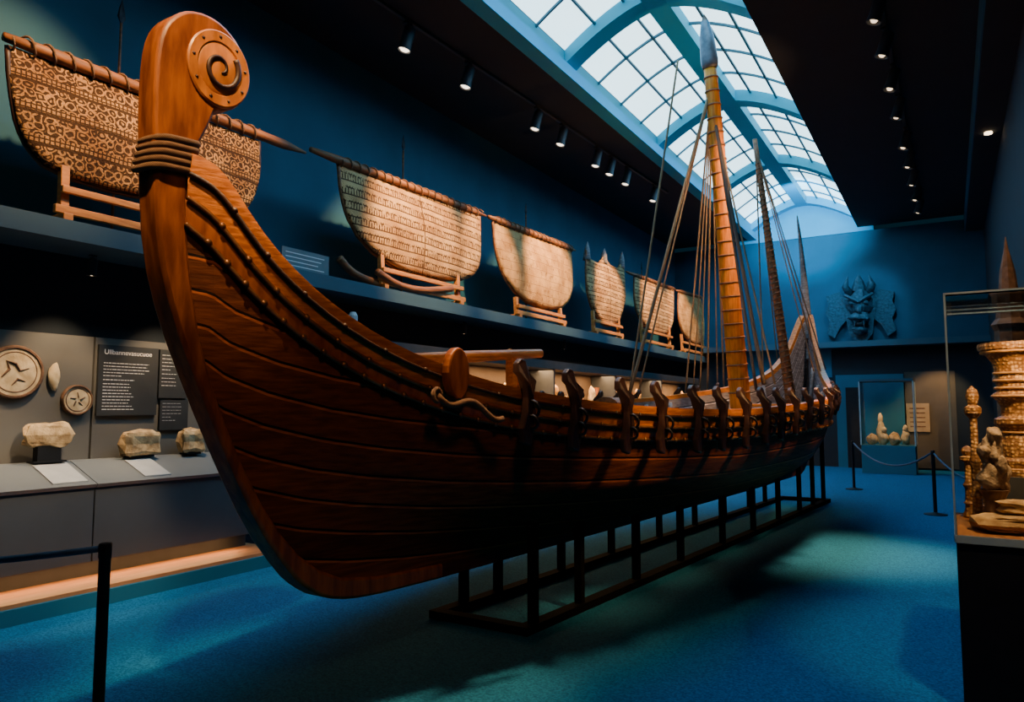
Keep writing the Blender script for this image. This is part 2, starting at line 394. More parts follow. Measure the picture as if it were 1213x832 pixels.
def sweep(b,pts,y,w,h0,h1):
    vs=[];fc=[];n=len(pts)
    for p in pts: vs+=[p+Vector((0,-w/2,h0)),p+Vector((0,w/2,h0)),p+Vector((0,w/2,h1)),p+Vector((0,-w/2,h1))]
    for i in range(n-1):
        for k in range(4): fc.append((4*i+k,4*i+(k+1)%4,4*i+4+(k+1)%4,4*i+4+k))
    b.addvf(vs,fc)
nb=5;bay=(YB-HY0)/nb
widx=1
for i in range(nb):
    y0=HY0+bay*i+.09;y1=HY0+bay*(i+1)-.09
    for hs in (0,1):
        v=[];fc=[];n=9;tr=lambda k:((.03+.45*k/n) if hs==0 else (.52+.45*k/n))
        for k in range(n+1): v+= [vault(tr(k),y0),vault(tr(k),y1)]
        for k in range(n):fc.append((2*k,2*k+1,2*k+3,2*k+2))
        o=struct(add("window_%d"%widx,v,fc,M_pane));
        mm=MB()
        for tt_ in ((.28,.40) if hs==0 else (.60,.72)):
            mm.bar(vault(tt_,y0)-Vector((0,0,.04)),vault(tt_,y1)-Vector((0,0,.04)),.035)
        for j in range(1,4):
            yy=y0+(y1-y0)*j/4
            sweep(mm,[vault(tr(k),yy) for k in range(n+1)],yy,.035,-.06,-.02)
        q=mm.make("glazing_bars",M_rib,o);q["kind"]="structure"
        widx+=1
for i in range(nb+1):
    mm=MB();y=HY0+bay*i
    sweep(mm,[vault(k/24,min(y,YB-.15)) for k in range(25)],y,.34,-.22,.02)
    struct(autosm(mm.make("trim_%d"%(5+i),M_shaft)))
mm=MB()
mm.box(((HX0+HX1)/2-.16,HY0,ZV-.24),((HX0+HX1)/2+.16,YB-.05,ZV+.02))
struct(mm.make("trim_20",M_shaft))
struct(box("trim_21",(XL,-3,3.03),(-6.3,YB,3.2),M_shelf))
struct(box("trim_22",(-6.3,YB-.5,3.3),(XR,YB,3.46),M_shelf))
# ============================================================= SHIP
ship=thing("viking_ship","dark oak longship with spiral-carved prow on a low metal frame","ship",W(8,0,.45))
STEM_OUT=[(3.43,.47),(3.2,.485),(3.01,.53),(2.88,.61),(2.78,.70),(2.58,.96),(2.39,1.32),(2.21,1.70),(2.07,2.03),(1.98,2.34),(1.945,2.74),(1.93,3.07),(1.935,3.3),(1.955,3.42),(1.995,3.5),(2.06,3.565),(2.13,3.595),(2.2,3.6),(2.27,3.585),(2.34,3.54),(2.39,3.48),(2.42,3.40),(2.425,3.31),(2.405,3.23),(2.36,3.17),(2.3,3.135),(2.245,3.12),(2.225,3.06),(2.19,2.97),(2.15,2.89)]
STEM_IN=[(2.12,2.83),(2.11,2.75),(2.115,2.5),(2.14,2.25),(2.23,1.83),(2.41,1.40),(2.64,1.00),(2.89,.73),(3.2,.59),(4.0,.56)]
poly=smoothpoly([(a,b,0) for a,b in STEM_OUT],1)+smoothpoly([(a,b,0) for a,b in STEM_IN],1)
poly=[(p.x,p.y) for p in poly]+[(4.0,.46)]
b=MB();b.prism(poly,lambda p,h:W(p[0],h,p[1]),-.075,.075)
stem=b.make("stem_post",M_stem,ship,bevel=.018);autosm(stem)
cy0,cz0=2.248,3.335
for sgn in (1,-1):
    b=MB()
    seg=40
    def disc(r,h):return [W(cy0+r*math.cos(2*math.pi*k/seg),sgn*h,cz0+r*1.16*math.sin(2*math.pi*k/seg)) for k in range(seg)]
    rings=[(.172,.07),(.172,.084),(.165,.09),(.122,.09),(.116,.083),(.108,.088),(.001,.093)]
    vs=[];fc=[]
    for r,h in rings:vs+=disc(r,h)
    for i in range(len(rings)-1):
        for k in range(seg):
            q=(i*seg+k,i*seg+(k+1)%seg,(i+1)*seg+(k+1)%seg,(i+1)*seg+k)
            fc.append(q if sgn<0 else q[::-1])
    b.addvf(vs,fc)
    boss=b.make("spiral_disc",M_head,stem,smooth=False);autosm(boss)
    b=MB();pts=[]
    for k in range(60):
        a=-1.2+ k/59*2*math.pi*1.3;r=.018+.088*k/59
        pts.append(W(cy0+r*math.cos(a),sgn*.092,cz0+r*1.13*math.sin(a)))
    b.tube(pts,[.007+.010*k/59 for k in range(60)],6)
    b.make("spiral_groove",M_darkw,stem,smooth=True)
    for k in range(9):
        a=2*math.pi*k/9+.2;b=MB()
        b.dome(W(cy0+.144*math.cos(a),sgn*.088,cz0+.144*1.16*math.sin(a)),.010,(sgn,0,0))
        b.make("peg",M_darkw,stem,smooth=True)
b=MB();pts=[]
for i in range(5*24+1):
    a=2*math.pi*i/24;z=2.745+.036*i/24;c=2.03+.006*i/24;hw=.108
    ca,sa=math.cos(a),math.sin(a)
    pts.append(W(c+hw*math.copysign(abs(ca)**.5,ca),.095*math.copysign(abs(sa)**.5,sa),z+.02*ca))
b.tube(pts,.018,8);b.make("rope_lashing",M_lash,stem,smooth=True)
OUT=[(3.9,.46),(13.0,.47),(13.4,.58),(13.75,.9),(14.0,1.5),(14.12,2.2),(14.14,2.9)]
INN=[(13.97,2.9),(13.96,2.2),(13.82,1.55),(13.55,1.05),(13.25,.72),(12.9,.6),(3.9,.56)]
poly=[(p.x,p.y) for p in smoothpoly([(a,b_,0) for a,b_ in OUT],1)]+[(p.x,p.y) for p in smoothpoly([(a,b_,0) for a,b_ in INN],1)]
b=MB();b.prism(poly,lambda p,h:W(p[0],h,p[1]),-.06,.06);autosm(b.make("keel",M_keel,ship,bevel=.01))
b=MB();pp=smoothpoly([W(14.05,0,2.5),W(14.07,0,3.0),W(14.0,0,3.5),W(13.88,0,4.1),W(13.76,0,4.6),W(13.58,0,5.1)],2);n=len(pp)
b.tube(pp,[.10*(1-(i/(n-1))**1.2)+.006 for i in range(n)],10);b.make("stern_post",M_grey,ship,smooth=True)
SHEER=[(2.1,2.86),(2.24,2.80),(2.34,2.56),(2.55,2.29),(2.83,2.06),(3.15,1.90),(3.62,1.76),(4.0,1.70),(4.58,1.64),(5.57,1.60),(6.59,1.60),(7.92,1.65),(9.1,1.71),(10.5,1.80),(11.5,1.90),(12,1.96),(12.7,2.10),(13.2,2.30),(13.6,2.66),(13.95,3.35)]
IN_BY_Z=sorted([(z,y) for y,z in STEM_IN]);IN_BY_Z=[(.54,3.05),(.62,3.0)]+[p for p in IN_BY_Z if p[0]>.7]
ST_BY_Z=[(.6,12.9),(.72,13.25),(1.05,13.55),(1.55,13.82),(2.2,13.96),(2.9,13.99),(3.6,13.97)]
SEC=[(0,0),(.12,.17),(.25,.38),(.4,.6),(.55,.80),(.68,.92),(.78,.97),(1,1.0),(1.2,1.0)]
HZ=[(0,0),(.12,.04),(.25,.11),(.4,.23),(.55,.40),(.68,.60),(.78,.76),(1,1.0),(1.2,1.27)]
BM=1.27
SB=.78
def z0f(s): return .54+1.96*s/SB if s<=SB else 2.50+.34*(s-SB)/(1-SB)
def HP(s,t,extra=0,zoff=0):
    z0=z0f(s);ys=interp(IN_BY_Z,z0)-.015;zN=.62+2.70*s;ye=interp(ST_BY_Z,zN)
    tt=.5-.5*math.cos(math.pi*t);y=ys+(ye-ys)*tt
    zm=.54+1.06*interp(HZ,s);lb=.6+.8*(1-s);ls=.5
    z=zm+(z0-zm)*math.exp(-(y-ys)/lb)+(zN-zm)*math.exp(-(ye-y)/ls)
    z1=1.6+(2.84-1.6)*math.exp(-(y-2.11)/.6)+(3.32-1.6)*math.exp(-(13.97-y)/ls)
    z+=min(1,s**4)*(interp(SHEER,y)-z1)
    if y<9:
        q=1-((9-y)/(9-ys))**2.5
    else: q=1-((y-9)/(ye-9))**1.55
    hb=BM*interp(SEC,s)*max(q,0)**(.9+.6*(1-min(s,1)))+.045
    return y,hb+extra,z+zoff
NT=90
def row(s,extra=0,zoff=0):
    r=[HP(s,i/NT,extra,zoff) for i in range(NT+1)]
    for _ in range(3):
        r=[r[0]]+[(r[i][0],(r[i-1][1]+2*r[i][1]+r[i+1][1])/4,(r[i-1][2]+2*r[i][2]+r[i+1][2])/4) for i in range(1,NT)]+[r[-1]]
    return r
def plankq(y,z):
    if y<7: return z-.30*(interp(SHEER,y)-1.6)+ .03*(y-2)
    return z-.9*(interp(SHEER,y)-1.6)*(max(0,min(1,(z-.5)/1.3)))+.15
def strip(b,rows,sgn,closed=False):
    vs=[];fc=[];n=len(rows)
    for r in rows:
        vs+=[W(y,sgn*o,z) for y,o,z in r];b.a+=[plankq(y,z) for y,o,z in r]
    m=NT+1
    rng=n if closed else n-1
    for j in range(rng):
        j2=(j+1)%n
        for i in range(NT):
            q=(j*m+i,j*m+i+1,j2*m+i+1,j2*m+i)
            fc.append(q if sgn>0 else q[::-1])
    b.addvf(vs,fc)
b=MB();NS=22
for sgn in (1,-1): strip(b,[row(.80*j/NS,.012) for j in range(NS+1)],sgn)
b.make("hull_planking",M_hull,ship,smooth=True)
b=MB()
for sgn in (1,-1): strip(b,[row(.97*j/NS,-.03) for j in range(NS+1)],sgn)
b.make("inner_planking",M_inner,ship,smooth=True)
BANDS=[(.78,.862,.030,"gunwale_strake",M_stem),(.868,.938,.045,"gunwale_strake",M_gun),(.945,1.0,.060,"gunwale_rail",M_gun)]
for sgn in (1,-1):
    for s0,s1,ex,nm,mt_ in BANDS:
        b=MB();strip(b,[row(s0,-.02),row(s0,ex),row((s0+s1)/2,ex+.006),row(s1,ex),row(s1,-.03)],sgn,True);b.a=[]
        autosm(b.make(nm,mt_,ship),40)
    for s_,ex,sp_,rd in ((.78,.040,.13,.022),(.865,.05,.20,.020),(.942,.065,.26,.018)):
        b=MB()
        b.tube([W(y,sgn*o,z) for y,o,z in row(s_,ex)],.012,6)
        rr=[Vector(W(y,sgn*(o+.006),z)) for y,o,z in row(s_,ex)]
        L_=sum((rr[i+1]-rr[i]).length for i in range(NT))
        for p in resample(rr,int(L_/sp_))[1:-1]:
            b.dome(p,rd,(sgn,0,.2),7)
        b.make("beaded_rivet_moulding",M_stud if s_<.9 else M_darkw,ship,smooth=True)
def hbat(s_,yi):
    lo,hi=0,1
    for _ in range(20):
        mid=(lo+hi)/2
        if HP(s_,mid)[0]<yi:lo=mid
        else:hi=mid
    return HP(s_,lo)
for yi in [5+.6*k for k in range(15)]:
    for sgn in (1,-1):
        pts=[]
        for k in range(9):
            y,o,z=hbat(.35+.6*k/8,yi);pts.append(W(y,sgn*max(.03,o-.07),z))
        b=MB();b.tube(pts,.03,6);b.make("frame_rib",M_grey,ship,smooth=True)
b=MB();vs=[];fc=[];ds=[3.3+i*.1 for i in range(95)]
for yi in ds:
    o=max(.02,hbat(.62,yi)[1]-.08);z=max(1.12,hbat(.62,yi)[2])
    vs+=[W(yi,-o,z),W(yi,o,z)]
for i in range(len(ds)-1):fc.append((2*i,2*i+1,2*i+3,2*i+2))
b.addvf(vs,fc);b.make("deck",M_grey,ship)
for yi in (4.6,5.7,6.8,7.9,9.0,11.2,12.2):
    o=hbat(.9,yi)[1]-.09;z=hbat(.9,yi)[2]-.12
    b=MB();b.box((SC+SK*yi-o,yi-.12,z),(SC+SK*yi+o,yi+.12,z+.05));b.make("thwart",M_gun,ship,bevel=.008)
ys_b=[3.86,4.25,4.75,5.15,5.65,6.05,6.5,6.95,7.35,7.8,8.3,8.8,9.3,9.8,10.3,10.8,11.3,11.8]
prof=[(-.045,-.33),(.03,-.35),(.055,-.26),(.038,-.14),(.032,-.04),(.04,.05),(.056,.10),(.056,.15),(.03,.19),(-.015,.195),(-.052,.165),(-.058,.11),(-.045,.04),(-.04,-.05),(-.05,-.14),(-.062,-.24)]
for yi in ys_b:
    for sgn in (1,-1):
        y,o,z=hbat(1.0,yi)
        b=MB()
        kk=1 if yi<7 else max(.5,1-(yi-7)*.12)
        fn=lambda p,h:W(y+p[0]*kk,sgn*(o+h-(.06 if p[1]>.05 else 0)-(.02 if p[1]<-.2 else 0)),z+p[1]*kk)
        b.prism(prof,fn,.062,.105)
        q=b.make("oar_bracket",M_darkw,ship,bevel=.010)
        if sgn>0 and yi<9:
            for zz,rr_ in ((-.12,.05),(-.2,.04)):
                b=MB();b.torus(fn((0,zz),.11),(0,1,-zz),rr_,.010,14,5)
                b.make("iron_ring",M_iron,q,smooth=True)
y,o,z=hbat(1.0,3.36)
b=MB();b.prism([(.095*math.cos(a),-.03+.15*math.sin(a)) for a in [2*math.pi*k/24 for k in range(24)]],lambda p,h:W(y+p[0],o+h,z+p[1]),.06,.115)
rc=b.make("round_cleat",M_stem,ship,bevel=.012)
b=MB();pts=[]
for k in range(20):
    t=k/19;yy=3.22+.42*t;pts.append(W(yy,hbat(1.0,yy)[1]+.12,interp(SHEER,yy)-.2-.03*math.sin(t*9)))
b.tube(pts,.018,7);b.torus(pts[0],(1,0,0),.035,.014);b.make("mooring_rope",M_lash,ship,smooth=True)
A=PS(455,427,-.35);B_=PS(640,419,-.15)
b=MB();b.tube([A,A.lerp(B_,.5),B_],[.045,.05,.04],10);boom=b.make("boom",M_gun,ship,smooth=True)
P1=A.lerp(B_,.78);b=MB();b.bar(P1+Vector((0,0,.02)),Vector((P1.x,P1.y,1.15)),.07,.07);b.bar(P1+Vector((-.02,-.03,.04)),P1+Vector((.04,.12,-.3)),.04,.06);b.make("boom_crutch",M_gun,ship)
b=MB();P1=A.lerp(B_,.08);b.bar(P1+Vector((0,0,.02)),Vector((P1.x,P1.y,1.15)),.05,.05);b.make("boom_crutch",M_stem,ship)
mb=PS(880,470,0);mb=Vector((mb.x,mb.y,1.1))
mt=PS(841,78,-.12);tip=PS(834,17,-.14)
n=20;pts=[mb.lerp(mt,k/n) for k in range(n+1)]
mr=lambda t:.148-.06*t**1.2
b=MB();b.tube(pts,[mr(k/n) for k in range(n+1)],16);mast=b.make("mast",M_mast,ship,smooth=True)
for k in range(24):
    t=.14+.036*k;p=mb.lerp(mt,t);b=MB()
    b.torus(p,mt-mb,mr(t)+.001,.013,18,6);b.make("mast_band",M_spar,mast,smooth=True)
d=(tip-mt)
b=MB();b.tube([mt-d*.05,mt+d*.02,mt+d*.1,mt+d*.55,mt+d*.85,mt+d],[.10,.115,.12,.10,.055,.005],14);b.make("mast_tip",M_tip,mast,smooth=True)
m2b=W(12.9,0,1.5);m2t=PS(894,165,-.35)
b=MB();n=14;pts=[m2b.lerp(m2t,k/n) for k in range(n+1)]
b.tube(pts,[.09-.05*k/n for k in range(n+1)],12);m2=b.make("stern_mast",M_spar,ship,smooth=True)
b=MB();b.coil(m2b.lerp(m2t,.05),m2b.lerp(m2t,.92),lambda t:.088-.045*t,.012,46);b.make("rope_wrapping",M_lash,m2,smooth=True)
def rope(p,q,r,m=M_rope,sag=.0,name="rigging_rope",n=14):
    b=MB();pts=[p.lerp(q,k/n)+Vector((0,0,-sag*4*(k/n)*(1-k/n))) for k in range(n+1)]
    b.tube(pts,r,6);return b.make(name,m,ship,smooth=True)
mh=mb.lerp(mt,.95)
for (u,v),off,r in [((745,470),-1.1,.024),((757,462),-1.1,.012),((812,466),-1.2,.014),((821,466),-1.2,.011),((829,466),-1.2,.011),((838,466),-1.2,.015),((850,466),-1.2,.011),((858,464),-1.2,.015)]:
    rope(mh,PS(u,v,off),r)
rope(PS(803,72,-.3),PS(745,470,-1.05),.014,name="rigging_rope")
for (u,v),off,r,m_ in [((896,462),.9,.018,M_droep),((905,455),1.0,.024,M_droep),((918,455),1.0,.012,M_rope)]:
    rope(mb.lerp(mt,.86),PS(u,v,off),r,m_)
m2h=m2b.lerp(m2t,.97)
for (u,v),off,r in [((972,440),.6,.013),((978,438),.6,.010),((964,440),.6,.010),((925,468),-.8,.012),((905,470),-.9,.014),((940,455),-.7,.010)]:
    rope(m2h,PS(u,v,off),r,M_lash if off>0 else M_rope)
def chest(y,off,lab,w=.3,h=.5):
    base=W(y,off,1.13)
    c=thing("sea_chest",lab,"chest",base,"chests on the ship deck")
    x,yy,z=base
    box("chest_body",(x-w/2,yy-.22,z),(x+w/2,yy+.22,z+h*.75),M_gun,c,.01)
    b=MB();pr=[(-w/2,0)]+[(w/2*math.cos(math.pi-a),.1*math.sin(a)) for a in [math.pi*k/8 for k in range(1,8)]]+[(w/2,0)]
    b.prism(pr,lambda p,hh:Vector((x+p[0],yy+hh,z+h*.76+p[1])),-.23,.23);b.make("chest_lid",M_spar,c)
chest(4.95,-.3,"brown wooden sea chest with domed lid on deck",h=.62)
chest(6.2,-.55,"brown wooden sea chest with domed lid on deck",h=.62)
chest(7.35,-.4,"brown wooden sea chest with domed lid on deck",h=.66)
# ============================================================= STAND
st=thing("ship_stand","black steel frame with upright legs under the hull","stand",W(9,0,0))
def SX(y,side): return -3.43+.09*(y-4.55) if side<0 else -2.66+.087*(y-4.5)
b=MB()
for sd in (-1,1): b.bar((SX(4.5,sd),4.5,.03),(SX(13.6,sd),13.6,.03),.10,.06)
for yy in (4.55,13.55): b.bar((SX(yy,-1),yy,.03),(SX(yy,1),yy,.03),.1,.058)
b.make("base_frame",M_frame,st)
for yy in (4.65,5.3,6.3,7.3,8.5,9.6,10.7,11.8,12.6,13.3):
    for sd in (-1,1):
        if yy==4.65 and sd<0: yy_=4.85
        else: yy_=yy
        x=SX(yy_,sd);off=abs(x-(SC+SK*yy_))
        best=.6
        for k in range(0,50):
            s_=k/60;y_,o_,z_=hbat(s_,yy_)
            if o_<=off:best=z_
        b=MB();b.bar((x,yy_,.06),(x,yy_,best-.01),.062,.062);b.make("leg",M_frame,st)
# ============================================================= MOUNTED SAILS
def sail(label,top,bot,m,sparpx,x=-6.5,belly=.10,sr=.05,group=None):
    T=[PX(u,v,x) for u,v in top];Bm=[PX(u,v,x) for u,v in bot]
    z0=min(p.z for p in Bm);yc=(T[0].y+T[-1].y)/2
    t=thing("mounted_sail",label,"sail",(x,yc,z0),group)
    n=40;mrow=14
    tp=resample(T,n);bt=resample(smoothpoly([T[0]]+Bm+[T[-1]],2),n)
    rnd=random.Random(len(label))
    bt=[p+Vector((0,0,rnd.uniform(-.012,.012))) for p in bt]
    vs=[];fc=[]
    for i in range(n+1):
        for j in range(mrow+1):
            p=tp[i].lerp(bt[i],j/mrow);w=math.sin(math.pi*i/n)*math.sin(math.pi*min(1,j/mrow*.8))
            vs.append(p+Vector((belly*w+.012*math.sin(i*.9+j*.3)*w,0,0)))
    for i in range(n):
        for j in range(mrow):
            a=i*(mrow+1)+j;fc.append((a,a+1,a+mrow+2,a+mrow+1))
    c=add("sailcloth",vs,fc,m,t,smooth=True);so=c.modifiers.new("thick",'SOLIDIFY');so.thickness=.035;so.offset=0
    b=MB();b.tube([p+Vector((.01,0,0)) for p in bt],.024,7);b.make("edge_rope",M_darkw if m is S_carved else M_spar,t,smooth=True)
    if sparpx:
        A=PX(*sparpx[0],x+.03);B=PX(*sparpx[1],x+.03)
        b=MB();b.tube([A,A.lerp(B,.12),A.lerp(B,.9),B],[sr*.6,sr,sr*.9,sr*.25],10);sp=b.make("spar",M_spar,t,smooth=True)
        def near(p): return A.lerp(B,max(0,min(1,(p.y-A.y)/(B.y-A.y))))
        a_=near(tp[0]);b_=near(tp[-1]);b=MB();b.coil(a_,b_,lambda q:sr+.010,.010,(b_-a_).length/.16);b.make("spar_lashing",M_lash,t,smooth=True)
    return t
sail("large leather sail densely carved with dark swirling bands on long spar",[(8,54),(306,168)],[(10,100),(18,150),(42,192),(85,215),(130,226),(180,236),(225,250),(262,266),(288,252),(306,215)],S_carved,[(4,43),(362,181)],belly=.12,sr=.06)
sail("pale leather sail with rows of dark marks on spar",[(400,193),(567,254)],[(403,235),(418,275),(445,306),(480,324),(520,333),(552,331),(565,318),(568,290)],S_rows,[(368,177),(576,256)],belly=.12,sr=.055)
sail("plain worn tan hide sail hanging from a spar",[(583,263),(675,296)],[(586,300),(598,335),(620,358),(648,368),(668,364),(676,345),(677,320)],S_plain,[(579,257),(682,297)],sr=.055)
sail("narrow marked hide sail with three upright spikes",[(694,296),(700,308),(708,312),(715,303),(722,314),(731,318),(738,308)],[(693,335),(698,362),(708,380),(718,388),(730,383),(738,362),(739,340)],S_rows,None)
sail("small tan hide sail on a thin spar",[(751,327),(797,343)],[(750,355),(756,378),(768,394),(784,398),(794,390),(797,368)],S_rows,[(742,322),(798,343)],sr=.04)
sail("small pale hide sail on a thin spar",[(803,346),(839,357)],[(802,375),(807,395),(818,408),(830,408),(838,398),(840,378)],S_plain,[(801,344),(845,357)],sr=.04)
sp4=bpy.data.objects["mounted_sail.003"]
for (u0,v0,v1) in ((695,286,308),(715,294,312),(736,298,318)):
    a=PX(u0,v1,-6.5);c_=PX(u0+1,v0,-6.5);b=MB();b.tube([a,a.lerp(c_,.5),c_],[.09,.07,.008],8);b.make("spike",M_grey,sp4,smooth=True)
def easel(px0,px1,vtop,x=-6.42,lab="amber pine easel frame holding a sail"):
    A=PX(*px0,x);B=PX(*px1,x);y0,y1=A.y,B.y;zt=PX(px0[0],vtop,x).z;zb=3.2
    e=thing("wooden_easel",lab,"easel",(x,(y0+y1)/2,zb),"pine easels on the long wall shelf")
    for yy in (y0,y1):
        b=MB();b.bar((x,yy,zb+.06),(x-.02,yy,zt),.07,.07);b.make("post",M_easel,e,bevel=.006)
        b=MB();b.bar((x+.10,yy,zb+.03),(x-.42,yy,zb+.03),.08,.06);b.make("foot",M_easel,e,bevel=.006)
    b=MB();b.bar((x+.06,y0-.1,zb+.09),(x+.06,y1+.1,zb+.09),.05,.07);b.make("crossbar",M_easel,e,bevel=.006)
    b=MB();zm=zb+(zt-zb)*.55;b.bar((x+.06,y0-.05,zm),(x+.06,y1+.05,zm),.05,.06);b.make("crossbar",M_easel,e,bevel=.006)
easel((75,240),(190,270),196)
easel((452,330),(542,355),302)
easel((612,365),(664,380),352)
easel((703,375),(733,390),368)
easel((760,385),(793,395),378)
easel((808,400),(833,405),396)
for u,v0,v1 in ((478,160,235),(623,240,285),(760,310,345),(145,0,100)):
    a=PX(u,v0,-7.1);c_=Vector((a.x,a.y,3.2))
    s_=thing("display_spear","thin dark iron-tipped spear standing against the wall","spear",c_,"spears behind the sails")
    b=MB();b.tube([c_,a-Vector((0,0,.25))],.015,6);b.make("spear_shaft",M_spar,s_)
    b=MB();b.lathe(a-Vector((0,0,.25)),[(.015,0),(.045,.06),(.03,.15),(.002,.26)],8,sx=.4);b.make("spear_head",M_iron,s_)
for pxs,x_ in ((((402,306),(415,322),(435,332),(455,338)),-6.42),(((447,322),(470,338),(500,345),(535,342)),-6.33)):
    b=MB();pts=[PX(u,v,x_) for u,v in pxs];b.tube(smoothpoly(pts,2),.05,8)
    info(b.make("curved_timber",M_spar,smooth=True),"curved brown ship timber lying beneath a sail","timber","timbers on the shelf")
def label_sign(u0,v0,u1,v1,x):
    a=PX(u0,v0,x);c_=PX(u1,v1,x)
    t=thing("acrylic_label","clear acrylic text label standing on the shelf","label",(x,(a.y+c_.y)/2,3.2))
    box("label_panel",(x-.006,a.y,3.2),(x+.006,c_.y,a.z),mat("pale_acrylic",(.16,.22,.24),(.14,.2,.22),rough=.2),t)
    b=MB()
    for k in range(5):
        z=a.z-.06-.05*k;b.box((x+.007,a.y+.05,z),(x+.009,c_.y-.08-.05*(k%3),z+.010))
    b.make("printed_lines",M_white,t)
label_sign(334,291,389,325,-6.5)
# ============================================================= LEFT DISPLAY
struct(box("trim_30",(-6.95,-1,0),(-5.98,5.35,.12),M_teal))
struct(box("trim_31",(-6.9,-1,.12),(-6.02,5.3,.15),M_lit))
ysplit=PX(113,390,-6.88).y
struct(box("wall_display_panel",(-6.95,-1,1.0),(-6.88,ysplit-.01,2.28),M_gpanel))
struct(box("wall_display_panel_b",(-6.95,ysplit+.01,1.0),(-6.88,5.6,2.28),M_gpanel))
cn=thing("display_counter","slate grey museum counter with sloped reading top","counter",(-6.6,2.2,.15))
ysp=[-1,1.2,PX(115,560,-6.3).y,5.2]
for a_,c_ in zip(ysp,ysp[1:]):
    box("front_panel",(-6.85,a_+.006,.30),(-6.32,c_-.006,.93),M_counter,cn,.004)
    b=MB();b.prism([(-6.30,.93),(-6.28,.96),(-6.74,1.14),(-6.86,1.14),(-6.86,.93)],lambda p,h:Vector((p[0],h,p[1])),a_+.004,c_-.004)
    b.make("sloped_top",M_slope,cn)
box("toe_kick",(-6.8,-1,.15),(-6.5,5.2,.30),M_black2,cn)
def slopept(u,v):
    n=Vector((.18,0,.46)).normalized();p0=Vector((-6.28,0,.96));d=ray(u,v);return O+d*((p0-O).dot(n)/d.dot(n))
for (q,lab) in (([(44,551),(82,549),(105,575),(58,578)],"white information card lying on the sloped top"),([(155,546),(186,544),(199,567),(168,569)],"white information card lying on the sloped top")):
    n=Vector((.18,0,.46)).normalized()
    ps=[slopept(*p)+n*.004 for p in q];ys_=sorted(p.y for p in ps);xs=sorted(p.x for p in ps)
    y0,y1=(ys_[0]+ys_[1])/2,(ys_[2]+ys_[3])/2;x0,x1=max(xs[0],-6.7),min(xs[3],-6.33)
    zf=lambda x:.96+(-6.28-x)*.18/.46
    v=[];
    for h in (.003,.012):
        v+=[(x0,y0,zf(x0)+h),(x1,y0,zf(x1)+h),(x1,y1,zf(x1)+h),(x0,y1,zf(x0)+h)]
    t=add("information_card",v,[(0,3,2,1),(4,5,6,7),(0,1,5,4),(1,2,6,5),(2,3,7,6),(3,0,4,7)],M_paper);info(t,lab,"card","cards on the counter")
M_bb=mat("board_black",(.022,.024,.024),(.018,.02,.02),rough=.6)
def board(u0,v0,u1,v1,lab,head=None,nl=14):
    x=-6.85;a=PX(u0,v0,x);c_=PX(u1,v1,x)
    t=thing("information_board",lab,"sign",(x,(a.y+c_.y)/2,c_.z))
    box("board_panel",(x-.03,a.y,c_.z),(x,c_.y,a.z),M_bb,t)
    w=c_.y-a.y;h=a.z-c_.z;b=MB();rnd=random.Random(int(u0))
    z=a.z-h*(.26 if head else .12)
    for k in range(nl):
        if k in (5,6) and nl>8: z-=h*.012
        wd=w*(.8 if k<5 else .52)*rnd.uniform(.8,1)
        if k==4:wd*=.4
        yy=a.y+w*.08;end=yy+wd
        while yy<end:
            l=rnd.uniform(.012,.045);b.box((x+.0005,yy,z),(x+.0015,min(end,yy+l),z+h*.009));yy+=l+.008
        z-=h*.68/nl
    b.make("printed_lines",M_white,t)
    if head:
        cu=bpy.data.curves.new("board_heading",'FONT');cu.body=head;cu.size=.058;cu.extrude=.0008
        o=bpy.data.objects.new("board_heading",cu);COL.objects.link(o)
        R3=Matrix(((0,0,1),(1,0,0),(0,1,0)))
        dg=bpy.context.evaluated_depsgraph_get();me=bpy.data.meshes.new_from_object(o.evaluated_get(dg));bpy.data.objects.remove(o)
        vs=[R3@v.co for v in me.vertices];sc_=w*.8/max(v.y for v in vs)
        vs=[Vector((x+.001+v.x,a.y+w*.08+v.y*sc_,a.z-h*.13+v.z*sc_)) for v in vs]
        add("board_heading",vs,[tuple(p.vertices) for p in me.polygons],M_white,t)
board(118,408,185,492,"black information board with white heading and text columns","Ullbannevasucuoe",15)
board(190,414,222,472,"small black text board with white print",None,9)
board(190,474,222,509,"small black text board with white print",None,6)
def dish(u,v,rp,lab,dial):
    c_=PX(u,v,-6.88);r=abs(PX(u,v-rp,-6.88).z-c_.z)
    t=thing("carved_dish",lab,"dish",c_)
    b=MB();b.lathe(c_,[(r,0),(r*1.0,.03),(r*.95,.042),(r*.89,.042),(r*.86,.028),(r*.3,.026),(.001,.026)],40,(1,0,0));autosm(b.make("dish_body",M_brn,t))
    b=MB();b.lathe(c_,[(r*.87,.024),(r*.87,.032),(.001,.033)],40,(1,0,0));b.make("dial_face",M_bone,t)
    fnp=lambda p,h:Vector((c_.x+h,c_.y+p[0]*r,c_.z+p[1]*r))
    b=MB();b.torus(c_+Vector((.03,0,0)),(1,0,0),r*.74,.006,36,5)
    if dial:
        b.tube([fnp(p,.033) for p in ((-.45,-.2),(-.2,.1),(-.3,.4),(.0,.3),(.15,.05),(.45,.15))],[.006,.012,.008,.014,.010,.004],6)
        b.tube([fnp(p,.033) for p in ((-.1,-.5),(.1,-.25),(.35,-.35))],[.004,.010,.004],6)
    else:
        for k in range(5):
            a=2*math.pi*k/5;b.tube([fnp((.15*math.cos(a),.15*math.sin(a)),.033),fnp((.5*math.cos(a+.4),.5*math.sin(a+.4)),.033)],[.008,.004],6)
    b.make("dial_marking",M_brn,t)
dish(16,441,32,"large round pale dial plate with dark rim and dark mark",True)
dish(90,474,18,"small round pale dial plate with dark rim",False)
c_=PX(64,446,-6.86);b=MB();b.blob(c_,.025,.05,.125,8,.08);info(b.make("bone_amulet",M_bone,smooth=True),"oval bone amulet mounted on grey panel","amulet")
